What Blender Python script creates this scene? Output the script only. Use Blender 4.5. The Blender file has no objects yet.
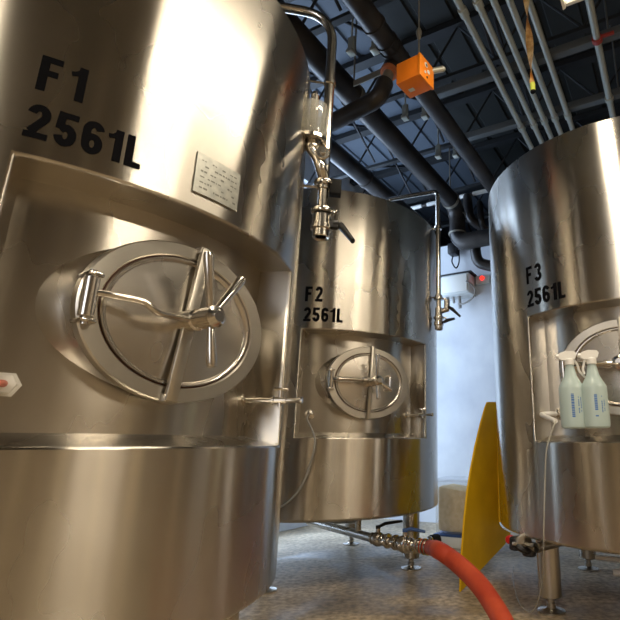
import bpy, bmesh, math, random
from mathutils import Vector, Matrix
random.seed(4)
S = bpy.context.scene
COL = S.collection
PI = math.pi
R_ = math.radians

# ------------------------------------------------------------------ camera numbers
F_PX, PITCH, CX, CY, EYE = 490.635, R_(15.216), 422.627, 310.0, 0.80
cP, sP = math.cos(PITCH), math.sin(PITCH)
def ray(x, y):
    u = (x - CX) / F_PX; v = -(y - CY) / F_PX
    return Vector((u, cP - v * sP, sP + v * cP))
def atY(x, y, Y):
    r = ray(x, y); p = r * (Y / r.y); p.z += EYE; return p
def atZ(x, y, Z):
    r = ray(x, y); p = r * ((Z - EYE) / r.z); p.z = Z; return p
def proj(p):
    z = p[2] - EYE
    d = p[1] * cP + z * sP; up = -p[1] * sP + z * cP
    return CX + F_PX * p[0] / d, CY - F_PX * up / d
def z_on(x, y, py):
    "height on the upright through (x, y) that is seen at picture row py"
    v = -(py - CY) / F_PX
    return EYE + y * (sP + v * cP) / (cP - v * sP)

# building axes: A runs down the aisle, B across it to the right
EA = Vector((0.4515, 0.8923, 0)); EB = Vector((0.8923, -0.4515, 0))
AZ_A = math.atan2(EA.y, EA.x)
def AB(a, b, z=0.0): return EA * a + EB * b + Vector((0, 0, z))
def toAB(p): return p.dot(EA), p.dot(EB)

# ------------------------------------------------------------------ materials
def mat(name, color, rough=0.5, metal=0.0, **kw):
    m = bpy.data.materials.new(name); m.use_nodes = True
    nt = m.node_tree; b = nt.nodes['Principled BSDF']
    b.inputs['Base Color'].default_value = (*color, 1)
    b.inputs['Roughness'].default_value = rough
    b.inputs['Metallic'].default_value = metal
    for k, v in kw.items(): b.inputs[k].default_value = v
    return m
def nodes(m): return m.node_tree, m.node_tree.nodes, m.node_tree.links, m.node_tree.nodes['Principled BSDF']
def noise_col(m, c1, c2, scale, detail=6, stretch=(1, 1, 1), lo=0.35, hi=0.65, bump=0.0, rough=None, bscale=None):
    nt, N, L, b = nodes(m)
    tc = N.new('ShaderNodeTexCoord'); mp = N.new('ShaderNodeMapping'); mp.inputs['Scale'].default_value = stretch
    L.new(tc.outputs['Object'], mp.inputs['Vector'])
    n = N.new('ShaderNodeTexNoise'); n.inputs['Scale'].default_value = scale; n.inputs['Detail'].default_value = detail
    L.new(mp.outputs[0], n.inputs['Vector'])
    r = N.new('ShaderNodeValToRGB')
    r.color_ramp.elements[0].position = lo; r.color_ramp.elements[1].position = hi
    r.color_ramp.elements[0].color = (*c1, 1); r.color_ramp.elements[1].color = (*c2, 1)
    L.new(n.outputs['Fac'], r.inputs['Fac']); L.new(r.outputs['Color'], b.inputs['Base Color'])
    if rough:
        mr = N.new('ShaderNodeMapRange'); mr.inputs['To Min'].default_value = rough[0]; mr.inputs['To Max'].default_value = rough[1]
        mr.inputs['From Min'].default_value = 0.3; mr.inputs['From Max'].default_value = 0.7
        L.new(n.outputs['Fac'], mr.inputs['Value']); L.new(mr.outputs[0], b.inputs['Roughness'])
    if bump:
        n2 = N.new('ShaderNodeTexNoise'); n2.inputs['Scale'].default_value = bscale or scale * 3; n2.inputs['Detail'].default_value = 8
        L.new(mp.outputs[0], n2.inputs['Vector'])
        bp = N.new('ShaderNodeBump'); bp.inputs['Strength'].default_value = bump; bp.inputs['Distance'].default_value = 0.01
        L.new(n2.outputs['Fac'], bp.inputs['Height']); L.new(bp.outputs[0], b.inputs['Normal'])
    return m

def steel(name, base=(0.62, 0.585, 0.53), r0=0.22, r1=0.36, aniso=0.75, scratch=0.25, radial=True):
    m = mat(name, base, 0.3, 1.0)
    nt, N, L, b = nodes(m)
    tc = N.new('ShaderNodeTexCoord')
    mp = N.new('ShaderNodeMapping'); mp.inputs['Scale'].default_value = (1, 1, 0.6)
    L.new(tc.outputs['Object'], mp.inputs['Vector'])
    n = N.new('ShaderNodeTexNoise'); n.inputs['Scale'].default_value = 3; n.inputs['Detail'].default_value = 3
    L.new(mp.outputs[0], n.inputs['Vector'])
    mr = N.new('ShaderNodeMapRange'); mr.inputs['From Min'].default_value = 0.3; mr.inputs['From Max'].default_value = 0.7
    mr.inputs['To Min'].default_value = r0; mr.inputs['To Max'].default_value = r1
    L.new(n.outputs['Fac'], mr.inputs['Value'])
    # scuffs and streaks of the brushed sheet
    mp2 = N.new('ShaderNodeMapping'); mp2.inputs['Scale'].default_value = (5, 5, 40)
    L.new(tc.outputs['Object'], mp2.inputs['Vector'])
    n2 = N.new('ShaderNodeTexNoise'); n2.inputs['Scale'].default_value = 2.0; n2.inputs['Detail'].default_value = 4
    L.new(mp2.outputs[0], n2.inputs['Vector'])
    add = N.new('ShaderNodeMath'); add.operation = 'MULTIPLY_ADD'; add.inputs[1].default_value = 0.0; 
    L.new(n2.outputs['Fac'], add.inputs[0]); L.new(mr.outputs[0], add.inputs[2]); L.new(add.outputs[0], b.inputs['Roughness'])
    mx = N.new('ShaderNodeMixRGB'); mx.blend_type = 'MULTIPLY'; mx.inputs['Fac'].default_value = 0.55
    rp = N.new('ShaderNodeValToRGB'); rp.color_ramp.elements[0].position = 0.3; rp.color_ramp.elements[1].position = 0.62
    rp.color_ramp.elements[0].color = (0.72, 0.70, 0.66, 1); rp.color_ramp.elements[1].color = (1, 1, 1, 1)
    n3 = N.new('ShaderNodeTexNoise'); n3.inputs['Scale'].default_value = 2.2; n3.inputs['Detail'].default_value = 9; n3.inputs['Roughness'].default_value = 0.65
    L.new(mp.outputs[0], n3.inputs['Vector']); L.new(n3.outputs['Fac'], rp.inputs['Fac'])
    mx.inputs['Color1'].default_value = (*base, 1); L.new(rp.outputs['Color'], mx.inputs['Color2']); L.new(mx.outputs[0], b.inputs['Base Color'])
    # gentle oil-canning of the thin sheet
    n4 = N.new('ShaderNodeTexNoise'); n4.inputs['Scale'].default_value = 3.0; n4.inputs['Detail'].default_value = 1
    mp4 = N.new('ShaderNodeMapping'); mp4.inputs['Scale'].default_value = (1, 1, 0.16)
    L.new(tc.outputs['Object'], mp4.inputs['Vector']); L.new(mp4.outputs[0], n4.inputs['Vector'])
    bp2 = N.new('ShaderNodeBump'); bp2.inputs['Strength'].default_value = 0.45; bp2.inputs['Distance'].default_value = 0.02
    L.new(n4.outputs['Fac'], bp2.inputs['Height']); L.new(bp2.outputs[0], b.inputs['Normal'])
    if radial:
        tg = N.new('ShaderNodeTangent'); tg.direction_type = 'RADIAL'; tg.axis = 'Z'
        L.new(tg.outputs[0], b.inputs['Tangent'])
        b.inputs['Anisotropic'].default_value = aniso; b.inputs['Anisotropic Rotation'].default_value = 0.25
    return m

M = {}
M['shell'] = steel('brushed_stainless', (0.59, 0.56, 0.505), 0.22, 0.32, 1.0)
M['inner'] = steel('inner_stainless', (0.54, 0.51, 0.46), 0.22, 0.36, 0.7)
M['satin'] = steel('satin_stainless', (0.60, 0.57, 0.51), 0.30, 0.42, 0, 0.15, False)
M['polish'] = steel('polished_stainless', (0.66, 0.63, 0.58), 0.14, 0.24, 0, 0.1, False)
M['door'] = steel('door_stainless', (0.66, 0.62, 0.56), 0.20, 0.32, 0, 0.2, False)
M['leg'] = steel('leg_stainless', (0.5, 0.47, 0.42), 0.22, 0.34, 0, 0.15, False)
M['black'] = mat('black_plastic', (0.012, 0.012, 0.013), 0.42)
M['rubber'] = mat('black_rubber', (0.006, 0.006, 0.006), 0.7, 0.0, **{'Specular IOR Level': 0.2})
M['letter'] = mat('black_vinyl', (0.004, 0.004, 0.005), 0.8, 0.0, **{'Specular IOR Level': 0.04})
M['plate'] = noise_col(mat('etched_plate', (0.45, 0.45, 0.41), 0.42, 1.0), (0.40, 0.41, 0.38), (0.52, 0.52, 0.47), 40)
M['etch'] = mat('etched_writing', (0.22, 0.22, 0.20), 0.5, 0.6)
M['glass'] = mat('clear_plastic', (0.86, 0.86, 0.80), 0.07, 0.0, **{'Transmission Weight': 0.78, 'IOR': 1.35})
M['tube'] = mat('clear_tubing', (0.5, 0.49, 0.43), 0.2, 0.0, **{'Alpha': 0.6})
M['white'] = mat('white_plastic', (0.80, 0.79, 0.75), 0.4)
M['bottle'] = mat('milky_plastic', (0.52, 0.64, 0.62), 0.3, 0.0, **{'Alpha': 0.80})
M['blueprint'] = mat('blue_print', (0.03, 0.13, 0.42), 0.5)
M['yellow'] = noise_col(mat('yellow_paint', (0.62, 0.36, 0.01), 0.6, 0.0, **{'Specular IOR Level': 0.25}), (0.76, 0.44, 0.006), (0.88, 0.54, 0.010), 6, lo=0.3, hi=0.7, bump=0.05)
M['hose'] = noise_col(mat('red_rubber', (0.5, 0.06, 0.025), 0.55, 0.0, **{'Specular IOR Level': 0.3}), (0.38, 0.04, 0.016), (0.52, 0.075, 0.028), 9, bump=0.03)
M['orange'] = mat('orange_enamel', (0.90, 0.22, 0.008), 0.45)
M['orange_lid'] = mat('orange_enamel_lid', (0.92, 0.26, 0.012), 0.4)
M['blue'] = mat('blue_lever', (0.03, 0.08, 0.24), 0.45)
M['red'] = mat('red_plastic', (0.55, 0.015, 0.012), 0.4)
M['iron'] = noise_col(mat('black_iron_pipe', (0.03, 0.028, 0.026), 0.4, 0.4), (0.018, 0.016, 0.015), (0.05, 0.043, 0.038), 5, rough=(0.3, 0.5))
M['copper'] = mat('orange_coupling', (0.5, 0.16, 0.06), 0.5, 0.3)
M['conduit'] = mat('galvanised_conduit', (0.50, 0.52, 0.46), 0.42, 0.55)
M['strap'] = mat('galvanised_strap', (0.30, 0.28, 0.23), 0.45, 0.6)
M['joist'] = mat('joist_paint', (0.016, 0.018, 0.020), 0.6)
M['rod'] = mat('dark_rod', (0.012, 0.012, 0.014), 0.6)
M['strut'] = mat('grey_strut', (0.11, 0.12, 0.12), 0.5, 0.2)
M['fixture'] = mat('white_enamel', (0.78, 0.77, 0.72), 0.4)
M['grain'] = noise_col(mat('tan_grain', (0.5, 0.36, 0.17), 0.85), (0.78, 0.58, 0.30), (0.92, 0.72, 0.42), 30, bump=0.4)
M['totewall'] = mat('clear_tote', (0.75, 0.82, 0.92), 0.25, 0.0, **{'Alpha': 0.22})
M['ribbon'] = noise_col(mat('sticky_paper', (0.55, 0.25, 0.05), 0.35, 0.0, **{'Transmission Weight': 0.0}), (0.50, 0.19, 0.03), (0.95, 0.66, 0.30), 14, lo=0.4, hi=0.6)
M['lime'] = mat('lime_card', (0.55, 0.62, 0.08), 0.5)
M['boxgrey'] = mat('grey_white_enamel', (0.62, 0.64, 0.62), 0.35)
M['wire'] = mat('grey_wire', (0.30, 0.29, 0.27), 0.5)
M['wallp'] = noise_col(mat('pale_wall_paint', (0.62, 0.64, 0.67), 0.7), (0.56, 0.58, 0.62), (0.68, 0.70, 0.72), 2.5, bump=0.06, bscale=30)
M['warmwall'] = noise_col(mat('warm_wall_paint', (0.42, 0.34, 0.24), 0.8), (0.27, 0.21, 0.145), (0.36, 0.285, 0.20), 1.2)
M['reflection_column'] = mat('cream_reflection_column', (0.62, 0.52, 0.36), 0.6)
M['deck'] = mat('blue_grey_deck', (0.10, 0.125, 0.16), 0.6)
M['deckdark'] = mat('black_deck', (0.018, 0.021, 0.020), 0.7)
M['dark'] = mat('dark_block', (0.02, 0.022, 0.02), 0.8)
M['frame'] = mat('window_frame', (0.35, 0.35, 0.35), 0.5)
def emis(name, c, s):
    m = bpy.data.materials.new(name); m.use_nodes = True; N = m.node_tree.nodes; N.clear()
    e = N.new('ShaderNodeEmission'); o = N.new('ShaderNodeOutputMaterial')
    e.inputs['Color'].default_value = (*c, 1); e.inputs['Strength'].default_value = s
    m.node_tree.links.new(e.outputs[0], o.inputs[0]); return m
M['tube_light'] = emis('lamp_tube', (1.0, 0.86, 0.62), 5.0)
M['led'] = emis('red_led', (1.0, 0.03, 0.02), 2.0)

# concrete floor: large stains, aggregate, worn damp patches
fl = mat('concrete', (0.3, 0.26, 0.2), 0.6)
nt, N, L, b = nodes(fl)
tc = N.new('ShaderNodeTexCoord')
n1 = N.new('ShaderNodeTexNoise'); n1.inputs['Scale'].default_value = 1.6; n1.inputs['Detail'].default_value = 10; n1.inputs['Roughness'].default_value = 0.65
n2 = N.new('ShaderNodeTexNoise'); n2.inputs['Scale'].default_value = 30; n2.inputs['Detail'].default_value = 6
n3 = N.new('ShaderNodeTexNoise'); n3.inputs['Scale'].default_value = 0.9; n3.inputs['Detail'].default_value = 4; n3.inputs['Distortion'].default_value = 1.2
for n in (n1, n2, n3): L.new(tc.outputs['Object'], n.inputs['Vector'])
r1 = N.new('ShaderNodeValToRGB'); r1.color_ramp.elements[0].position = 0.3; r1.color_ramp.elements[1].position = 0.72
r1.color_ramp.elements[0].color = (0.27, 0.205, 0.125, 1); r1.color_ramp.elements[1].color = (0.64, 0.52, 0.36, 1)
L.new(n1.outputs['Fac'], r1.inputs['Fac'])
r2 = N.new('ShaderNodeValToRGB'); r2.color_ramp.elements[0].position = 0.35; r2.color_ramp.elements[1].position = 0.65
r2.color_ramp.elements[0].color = (0.55, 0.55, 0.55, 1); r2.color_ramp.elements[1].color = (1.25, 1.25, 1.25, 1)
L.new(n2.outputs['Fac'], r2.inputs['Fac'])
mx = N.new('ShaderNodeMixRGB'); mx.blend_type = 'MULTIPLY'; mx.inputs['Fac'].default_value = 1
L.new(r1.outputs[0], mx.inputs[1]); L.new(r2.outputs[0], mx.inputs[2])
r3 = N.new('ShaderNodeValToRGB'); r3.color_ramp.elements[0].position = 0.42; r3.color_ramp.elements[1].position = 0.52
r3.color_ramp.elements[0].color = (0.62, 0.60, 0.57, 1); r3.color_ramp.elements[1].color = (1, 1, 1, 1)
L.new(n3.outputs['Fac'], r3.inputs['Fac'])
mx2 = N.new('ShaderNodeMixRGB'); mx2.blend_type = 'MULTIPLY'; mx2.inputs['Fac'].default_value = 0.8
L.new(mx.outputs[0], mx2.inputs[1]); L.new(r3.outputs[0], mx2.inputs[2]); L.new(mx2.outputs[0], b.inputs['Base Color'])
mr = N.new('ShaderNodeMapRange'); mr.inputs['From Min'].default_value = 0.42; mr.inputs['From Max'].default_value = 0.55
mr.inputs['To Min'].default_value = 0.38; mr.inputs['To Max'].default_value = 0.65
L.new(n3.outputs['Fac'], mr.inputs['Value']); L.new(mr.outputs[0], b.inputs['Roughness'])
bp = N.new('ShaderNodeBump'); bp.inputs['Strength'].default_value = 0.35; bp.inputs['Distance'].default_value = 0.006
L.new(n2.outputs['Fac'], bp.inputs['Height']); L.new(bp.outputs[0], b.inputs['Normal'])
M['floor'] = fl

# ------------------------------------------------------------------ mesh helpers
def add_box(bm, c, size, rot=None, bev=0.0):
    m = Matrix.Translation(Vector(c)) @ (rot.to_4x4() if rot else Matrix.Identity(4)) @ Matrix.Diagonal((*size, 1))
    g = bmesh.ops.create_cube(bm, size=1.0, matrix=m)
    if bev:
        es = list({e for v in g['verts'] for e in v.link_edges})
        bmesh.ops.bevel(bm, geom=es, offset=bev, segments=2, affect='EDGES', profile=0.5)
def frame(d):
    d = Vector(d).normalized()
    u = d.cross(Vector((0, 0, 1)))
    if u.length < 1e-4: u = Vector((1, 0, 0))
    u.normalize(); return u, d.cross(u).normalized(), d
def fillet(pts, r, n=6):
    pts = [Vector(p) for p in pts]; out = [pts[0]]
    for i in range(1, len(pts) - 1):
        p, a, c = pts[i], pts[i-1], pts[i+1]
        rr = r[i-1] if isinstance(r, (list, tuple)) else r
        d1 = (a - p); d2 = (c - p); k = min(rr, d1.length * .49, d2.length * .49)
        A = p + d1.normalized() * k; C = p + d2.normalized() * k
        for j in range(n + 1):
            t = j / n; out.append(A * (1-t)**2 + p * 2*t*(1-t) + C * t*t)
    out.append(pts[-1]); return out
def smooth_path(pts, n=8):
    pts = [Vector(p) for p in pts]; P = [pts[0]*2 - pts[1]] + pts + [pts[-1]*2 - pts[-2]]; out = []
    for i in range(1, len(P) - 2):
        a, b_, c, d = P[i-1], P[i], P[i+1], P[i+2]
        for j in range(n):
            t = j / n
            out.append(0.5 * ((2*b_) + (c - a)*t + (2*a - 5*b_ + 4*c - d)*t*t + (3*b_ - a - 3*c + d)*t**3))
    out.append(pts[-1]); return out
def add_tube(bm, pts, r, seg=14, cap=True, flat=None):
    pts = [Vector(p) for p in pts]
    rs = r if isinstance(r, (list, tuple)) else [r] * len(pts)
    rings = []; u = None
    for i, p in enumerate(pts):
        d = (pts[min(i+1, len(pts)-1)] - pts[max(i-1, 0)]).normalized()
        if u is None: u, v, _ = frame(d)
        else:
            u = (u - d * u.dot(d)).normalized(); v = d.cross(u).normalized()
        rings.append([bm.verts.new(p + (u * math.cos(2*PI*k/seg) + v * math.sin(2*PI*k/seg) * (flat or 1)) * rs[i]) for k in range(seg)])
    for a, c in zip(rings, rings[1:]):
        for k in range(seg): bm.faces.new((a[k], a[(k+1) % seg], c[(k+1) % seg], c[k]))
    if cap:
        bm.faces.new(rings[0][::-1]); bm.faces.new(rings[-1])
def add_lathe(bm, base, axis, prof, seg=32, ex=1.0, ey=1.0, u=None, v=None):
    "prof: (radius, distance along axis); radius 0 closes to a point"
    base = Vector(base); a, b_, d = frame(axis)
    if u is not None: a, b_ = Vector(u), Vector(v)
    rings = []
    for (r, h) in prof:
        c = base + d * h
        if r <= 1e-6: rings.append([bm.verts.new(c)])
        else: rings.append([bm.verts.new(c + a * (r * ex * math.cos(2*PI*k/seg)) + b_ * (r * ey * math.sin(2*PI*k/seg))) for k in range(seg)])
    for p, q in zip(rings, rings[1:]):
        for k in range(seg):
            k2 = (k + 1) % seg
            if len(p) == 1 and len(q) == 1: continue
            if len(p) == 1: bm.faces.new((p[0], q[k2], q[k]))
            elif len(q) == 1: bm.faces.new((p[k], p[k2], q[0]))
            else: bm.faces.new((p[k], p[k2], q[k2], q[k]))
def add_cyl(bm, a, c, r, seg=20, bev=0.0):
    a, c = Vector(a), Vector(c); h = (c - a).length
    pr = [(0, 0), (r, 0), (r, h), (0, h)] if not bev else [(0, 0), (r - bev, 0), (r, bev), (r, h - bev), (r - bev, h), (0, h)]
    add_lathe(bm, a, c - a, pr, seg)
def add_sphere(bm, c, r, sx=1, sy=1, sz=1):
    bmesh.ops.create_uvsphere(bm, u_segments=16, v_segments=10, radius=r, matrix=Matrix.Translation(Vector(c)) @ Matrix.Diagonal((sx, sy, sz, 1)))
def add_prism(bm, pts, off):
    "planar outline extruded by the vector off"
    off = Vector(off); a = [bm.verts.new(Vector(p)) for p in pts]; c = [bm.verts.new(Vector(p) + off) for p in pts]
    n = len(pts); bm.faces.new(a[::-1]); bm.faces.new(c)
    for i in range(n): bm.faces.new((a[i], a[(i+1) % n], c[(i+1) % n], c[i]))
def new(): return bmesh.new()
def obj(name, bm, m, parent=None, local=True, angle=35):
    "local=False: the mesh was laid out in room coordinates and is moved into its thing's own frame"
    bmesh.ops.recalc_face_normals(bm, faces=bm.faces)
    if parent is not None and not local: bmesh.ops.transform(bm, matrix=WM[root_of(parent)].inverted(), verts=bm.verts)
    me = bpy.data.meshes.new(name); bm.to_mesh(me); bm.free()
    for p in me.polygons: p.use_smooth = True
    me.set_sharp_from_angle(angle=R_(angle))
    o = bpy.data.objects.new(name, me); COL.objects.link(o)
    me.materials.append(m)
    if parent is not None: o.parent = parent
    return o
WM = {}
def root_of(o):
    while o.parent: o = o.parent
    return o
def thing(name, label, cat, loc=(0, 0, 0), rz=0.0, group=None):
    o = bpy.data.objects.new(name, None); COL.objects.link(o); o.empty_display_size = 0.1
    o.location = loc; o.rotation_euler = (0, 0, rz); o['label'] = label; o['category'] = cat
    if group: o['group'] = group
    WM[o] = Matrix.Translation(Vector(loc)) @ Matrix.Rotation(rz, 4, 'Z')
    return o
def tag(o, label, cat, group=None):
    o['label'] = label; o['category'] = cat
    if group: o['group'] = group
    return o
def solo(name, bm, m, label, cat, group=None, angle=35):
    "a thing that is one mesh, its origin moved to its base"
    zs = min(v.co.z for v in bm.verts); c = sum((v.co for v in bm.verts), Vector()) / len(bm.verts); c.z = zs
    bmesh.ops.translate(bm, vec=-c, verts=bm.verts)
    o = obj(name, bm, m, angle=angle); o.location = c
    return tag(o, label, cat, group)
def struct(name, bm, m, parent=None):
    o = obj(name, bm, m, parent); o['kind'] = 'structure'; return o

# ------------------------------------------------------------------ the room
A0, A1, A2, B0, B1, ZC = -5.0, 5.0, 9.0, -3.45, 4.2, 4.15
ZW = 3.08      # the far wall stops short of the roof, which runs on over the next bay
ROTB = Matrix.Rotation(AZ_A, 3, 'Z')         # local x = down the aisle, local y = left
def rbox(bm, a0, a1, b0, b1, z0, z1, bev=0):
    add_box(bm, AB((a0+a1)/2, (b0+b1)/2, (z0+z1)/2), (abs(a1-a0), abs(b1-b0), abs(z1-z0)), ROTB, bev)
bm = new(); rbox(bm, A0-.2, A2+.2, B0-.2, B1+.2, -.12, 0); struct('floor', bm, M['floor'])
# fluted steel roof deck: ribs run down the aisle
def deck(name, b_lo, b_hi, m):
    bm = new(); nrib = round((b_hi - b_lo) / .31); w = (b_hi - b_lo) / nrib; prev = None
    for i in range(nrib):
        b0 = b_lo + i * w
        for (q, z) in ((0, ZC), (.8*w, ZC), (.84*w, ZC+.02), (.96*w, ZC+.02), (w, ZC)):
            cur = (bm.verts.new(AB(A0-.2, b0+q, z)), bm.verts.new(AB(A2+.2, b0+q, z)))
            if prev: bm.faces.new((prev[0], prev[1], cur[1], cur[0]))
            prev = cur
    bm.faces.new([bm.verts.new(AB(a, b_, ZC+.1)) for a, b_ in ((A0-.2, b_lo), (A2+.2, b_lo), (A2+.2, b_hi), (A0-.2, b_hi))])
    struct(name, bm, m)
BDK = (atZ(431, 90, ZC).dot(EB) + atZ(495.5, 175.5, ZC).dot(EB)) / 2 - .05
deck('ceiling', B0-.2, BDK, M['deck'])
deck('ceiling_right', BDK, B1+.2, M['deckdark'])  # deck right of the thick pipe gets a darker colour
bm = new(); rbox(bm, A1, A1+.2, B0, B1, 0, ZW); struct('wall_far', bm, M['wallp'])
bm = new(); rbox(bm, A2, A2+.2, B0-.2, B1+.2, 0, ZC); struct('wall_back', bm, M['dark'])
bm = new(); rbox(bm, A0, A2, B1, B1+.2, 0, ZC); struct('wall_right', bm, M['warmwall'])
for i, a in enumerate((-3.6, -1.9, -.6, .9, 2.2, 4.0)):  # unseen columns, added so the steel mirrors pale vertical bands
    bm = new(); wc = (.5, .22, .4, .18, .45, .3)[i]; rbox(bm, a-wc/2, a+wc/2, B1-.16, B1, 0, ZC-.02); struct('trim_%d' % (40+i), bm, M['reflection_column'])
for i, b_ in enumerate((-2.6, 3.0)):  # two more unseen columns added on the near wall for those reflections
    bm = new(); rbox(bm, A0, A0+.16, b_-.2, b_+.2, 0, ZC-.02); struct('trim_%d' % (50+i), bm, M['reflection_column'])
# near wall with a wide window behind the photographer
def wall_with_hole(name, horiz, pos, lo, hi, h0, h1, z0, z1, m):
    bm = new()
    def bx(u0, u1, zz0, zz1):
        if horiz: rbox(bm, pos, pos+.2, u0, u1, zz0, zz1)
        else: rbox(bm, u0, u1, pos, pos+.2, zz0, zz1)
    bx(lo, h0, 0, ZC); bx(h1, hi, 0, ZC)
    if z0 > 0: bx(h0, h1, 0, z0)
    bx(h0, h1, z1, ZC)
    return struct(name, bm, m)
wall_with_hole('wall_near', True, A0-.2, B0-.2, B1+.2, -1.2, 1.8, 0.9, 3.0, M['warmwall'])
wall_with_hole('wall_left', False, B0-.2, A0, A2, 2.3, 4.7, 0.3, 3.7, M['wallp'])
def window(name, horiz, pos, u0, u1, z0, z1, nu, nz):
    bm = new(); t = .06
    def bx(a, c, zz0, zz1):
        if horiz: rbox(bm, pos-.03, pos+.03, a, c, zz0, zz1)
        else: rbox(bm, a, c, pos-.03, pos+.03, zz0, zz1)
    for i in range(nu + 1):
        u = u0 + (u1 - u0) * i / nu; bx(u - t/2, u + t/2, z0, z1)
    for i in range(nz + 1):
        z = z0 + (z1 - z0) * i / nz; bx(u0, u1, z - t/2, z + t/2)
    o = struct(name, bm, M['frame'])
    return o
window('window_1', False, B0-.1, 2.3, 4.7, 0.3, 3.7, 3, 3)
window('window_2', True, A0-.1, -1.2, 1.8, 0.9, 3.0, 4, 2)

# roof joists run across the aisle, open web, with crossed bridging rods between them
ZJ0, ZJ1 = 3.62, 4.12
ntrim = 0
ja = [-3.4, -2.1, -.8, .5, 1.35, 2.2, 3.05, 3.9, 4.75, 5.6, 6.45, 7.3]
for k, a in enumerate(ja):
    bm = new()
    rbox(bm, a-.024, a+.024, B0, B1, ZJ0, ZJ0+.03); rbox(bm, a-.045, a+.045, B0, B1, ZJ1-.035, ZJ1+.02)
    n = 12; st = (B1 - B0) / n
    for i in range(n):
        b0 = B0 + i * st
        add_tube(bm, [AB(a, b0, ZJ0+.03), AB(a, b0+st/2, ZJ1-.02), AB(a, b0+st, ZJ0+.03)], .012, 6)
    ntrim += 1; struct('trim_%d' % ntrim, bm, M['joist'])
for i in range(3, len(ja) - 1):
    bm = new()
    for b_ in (-2.55, -1.75, -.95, .1, 1.3, 2.6):
        a0, a1 = ja[i] + .04, ja[i+1] - .04
        add_tube(bm, [AB(a0, b_, ZJ0+.04), AB(a1, b_, ZJ1-.03)], .013, 6)
        add_tube(bm, [AB(a0, b_+.03, ZJ1-.03), AB(a1, b_+.03, ZJ0+.04)], .013, 6)
    ntrim += 1; struct('trim_%d' % ntrim, bm, M['rod'])

# ------------------------------------------------------------------ lettering
def arc(cx, cy, rx, ry, a0, a1, n=14):
    return [(cx + rx * math.cos(R_(a0 + (a1 - a0) * i / n)), cy + ry * math.sin(R_(a0 + (a1 - a0) * i / n))) for i in range(n + 1)]
TK = 0.215
def glyph(ch):
    w, t = 0.54, TK; h = t / 2; tv = .18; hv = tv / 2
    if ch == 'F': return w - .04, [([(h, 0), (h, 1)], t), ([(0, 1-hv), (w-.04, 1-hv)], tv), ([(0, .52), (w-.10, .52)], tv)]
    if ch == 'L': return w - .10, [([(h, 0), (h, 1)], t), ([(0, hv), (w-.10, hv)], tv)]
    if ch == '1': return .38, [([(.38-h, 0), (.38-h, 1)], t), ([(0, .74), (.12, .77), (.28, .92)], .13)]
    if ch == '2': return w, [(arc(w/2, .70, w/2-h, .30-hv, 172, -35) + [(h+.03, tv)], t*.95), ([(0, hv), (w, hv)], tv)]
    if ch == '3': return w, [(arc(w/2-.02, .74, w/2-h, .26-hv, 170, -90), t*.9), (arc(w/2-.02, .27, w/2-h+.02, .27-hv, 90, -170), t*.9)]
    if ch == '5': return w, [([(.06, 1-hv), (w-.02, 1-hv)], tv), ([(h+.04, 1), (h+.01, .48)], t*.9), (arc(w/2, .32, w/2-h, .32-hv, 145, -170), t*.95)]
    if ch == '6': return w, [(arc(w/2, .31, w/2-h, .31-hv, 0, 360, 24), t*.92), ([(h, .30), (h, .68)] + arc(w/2, .70, w/2-h, .30-hv, 180, 15), t*.95)]
def ribbon(pts, wd):
    pts = [Vector((*p, 0)) for p in pts]; Lf = []; Rt = []
    closed = (pts[0] - pts[-1]).length < 1e-4
    for i, p in enumerate(pts):
        if closed: a, c = pts[i-1] if i else pts[-2], pts[(i+1) % len(pts)] if i < len(pts)-1 else pts[1]
        else: a, c = pts[max(i-1, 0)], pts[min(i+1, len(pts)-1)]
        d1 = (p - a); d2 = (c - p)
        if d1.length < 1e-6: d1 = d2
        if d2.length < 1e-6: d2 = d1
        d1.normalize(); d2.normalize(); n1 = Vector((-d1.y, d1.x, 0)); n2 = Vector((-d2.y, d2.x, 0))
        m = (n1 + n2).normalized(); k = (wd/2) / max(.55, m.dot(n1))
        Lf.append(p + m*k); Rt.append(p - m*k)
    return Lf, Rt
def lettering(bm, text, u0, z0, hgt, Rr, gap=.075, lift=0.0012, wscale=1.0):
    "u0: arc length on the shell from its facing line, growing to the viewer's right"
    x = 0.0
    for ch in text:
        w, strokes = glyph(ch)
        for si, (pl, wd) in enumerate(strokes):
            dense = []
            for a, c in zip(pl, pl[1:]):
                n = max(1, int(math.hypot(c[0]-a[0], c[1]-a[1]) / .12))
                dense += [(a[0] + (c[0]-a[0])*j/n, a[1] + (c[1]-a[1])*j/n) for j in range(n)]
            dense.append(pl[-1])
            Lf, Rt = ribbon(dense, wd)
            def put(p):
                az = (u0 + (x + p.x) * hgt * wscale) / Rr; r = Rr + lift + si * .0003
                return bm.verts.new((r * math.cos(az), r * math.sin(az), z0 + p.y * hgt))
            vs = [(put(a), put(c)) for a, c in zip(Lf, Rt)]
            for p, q in zip(vs, vs[1:]): bm.faces.new((p[0], p[1], q[1], q[0]))
        x += w + gap
    return x * hgt * wscale

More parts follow.
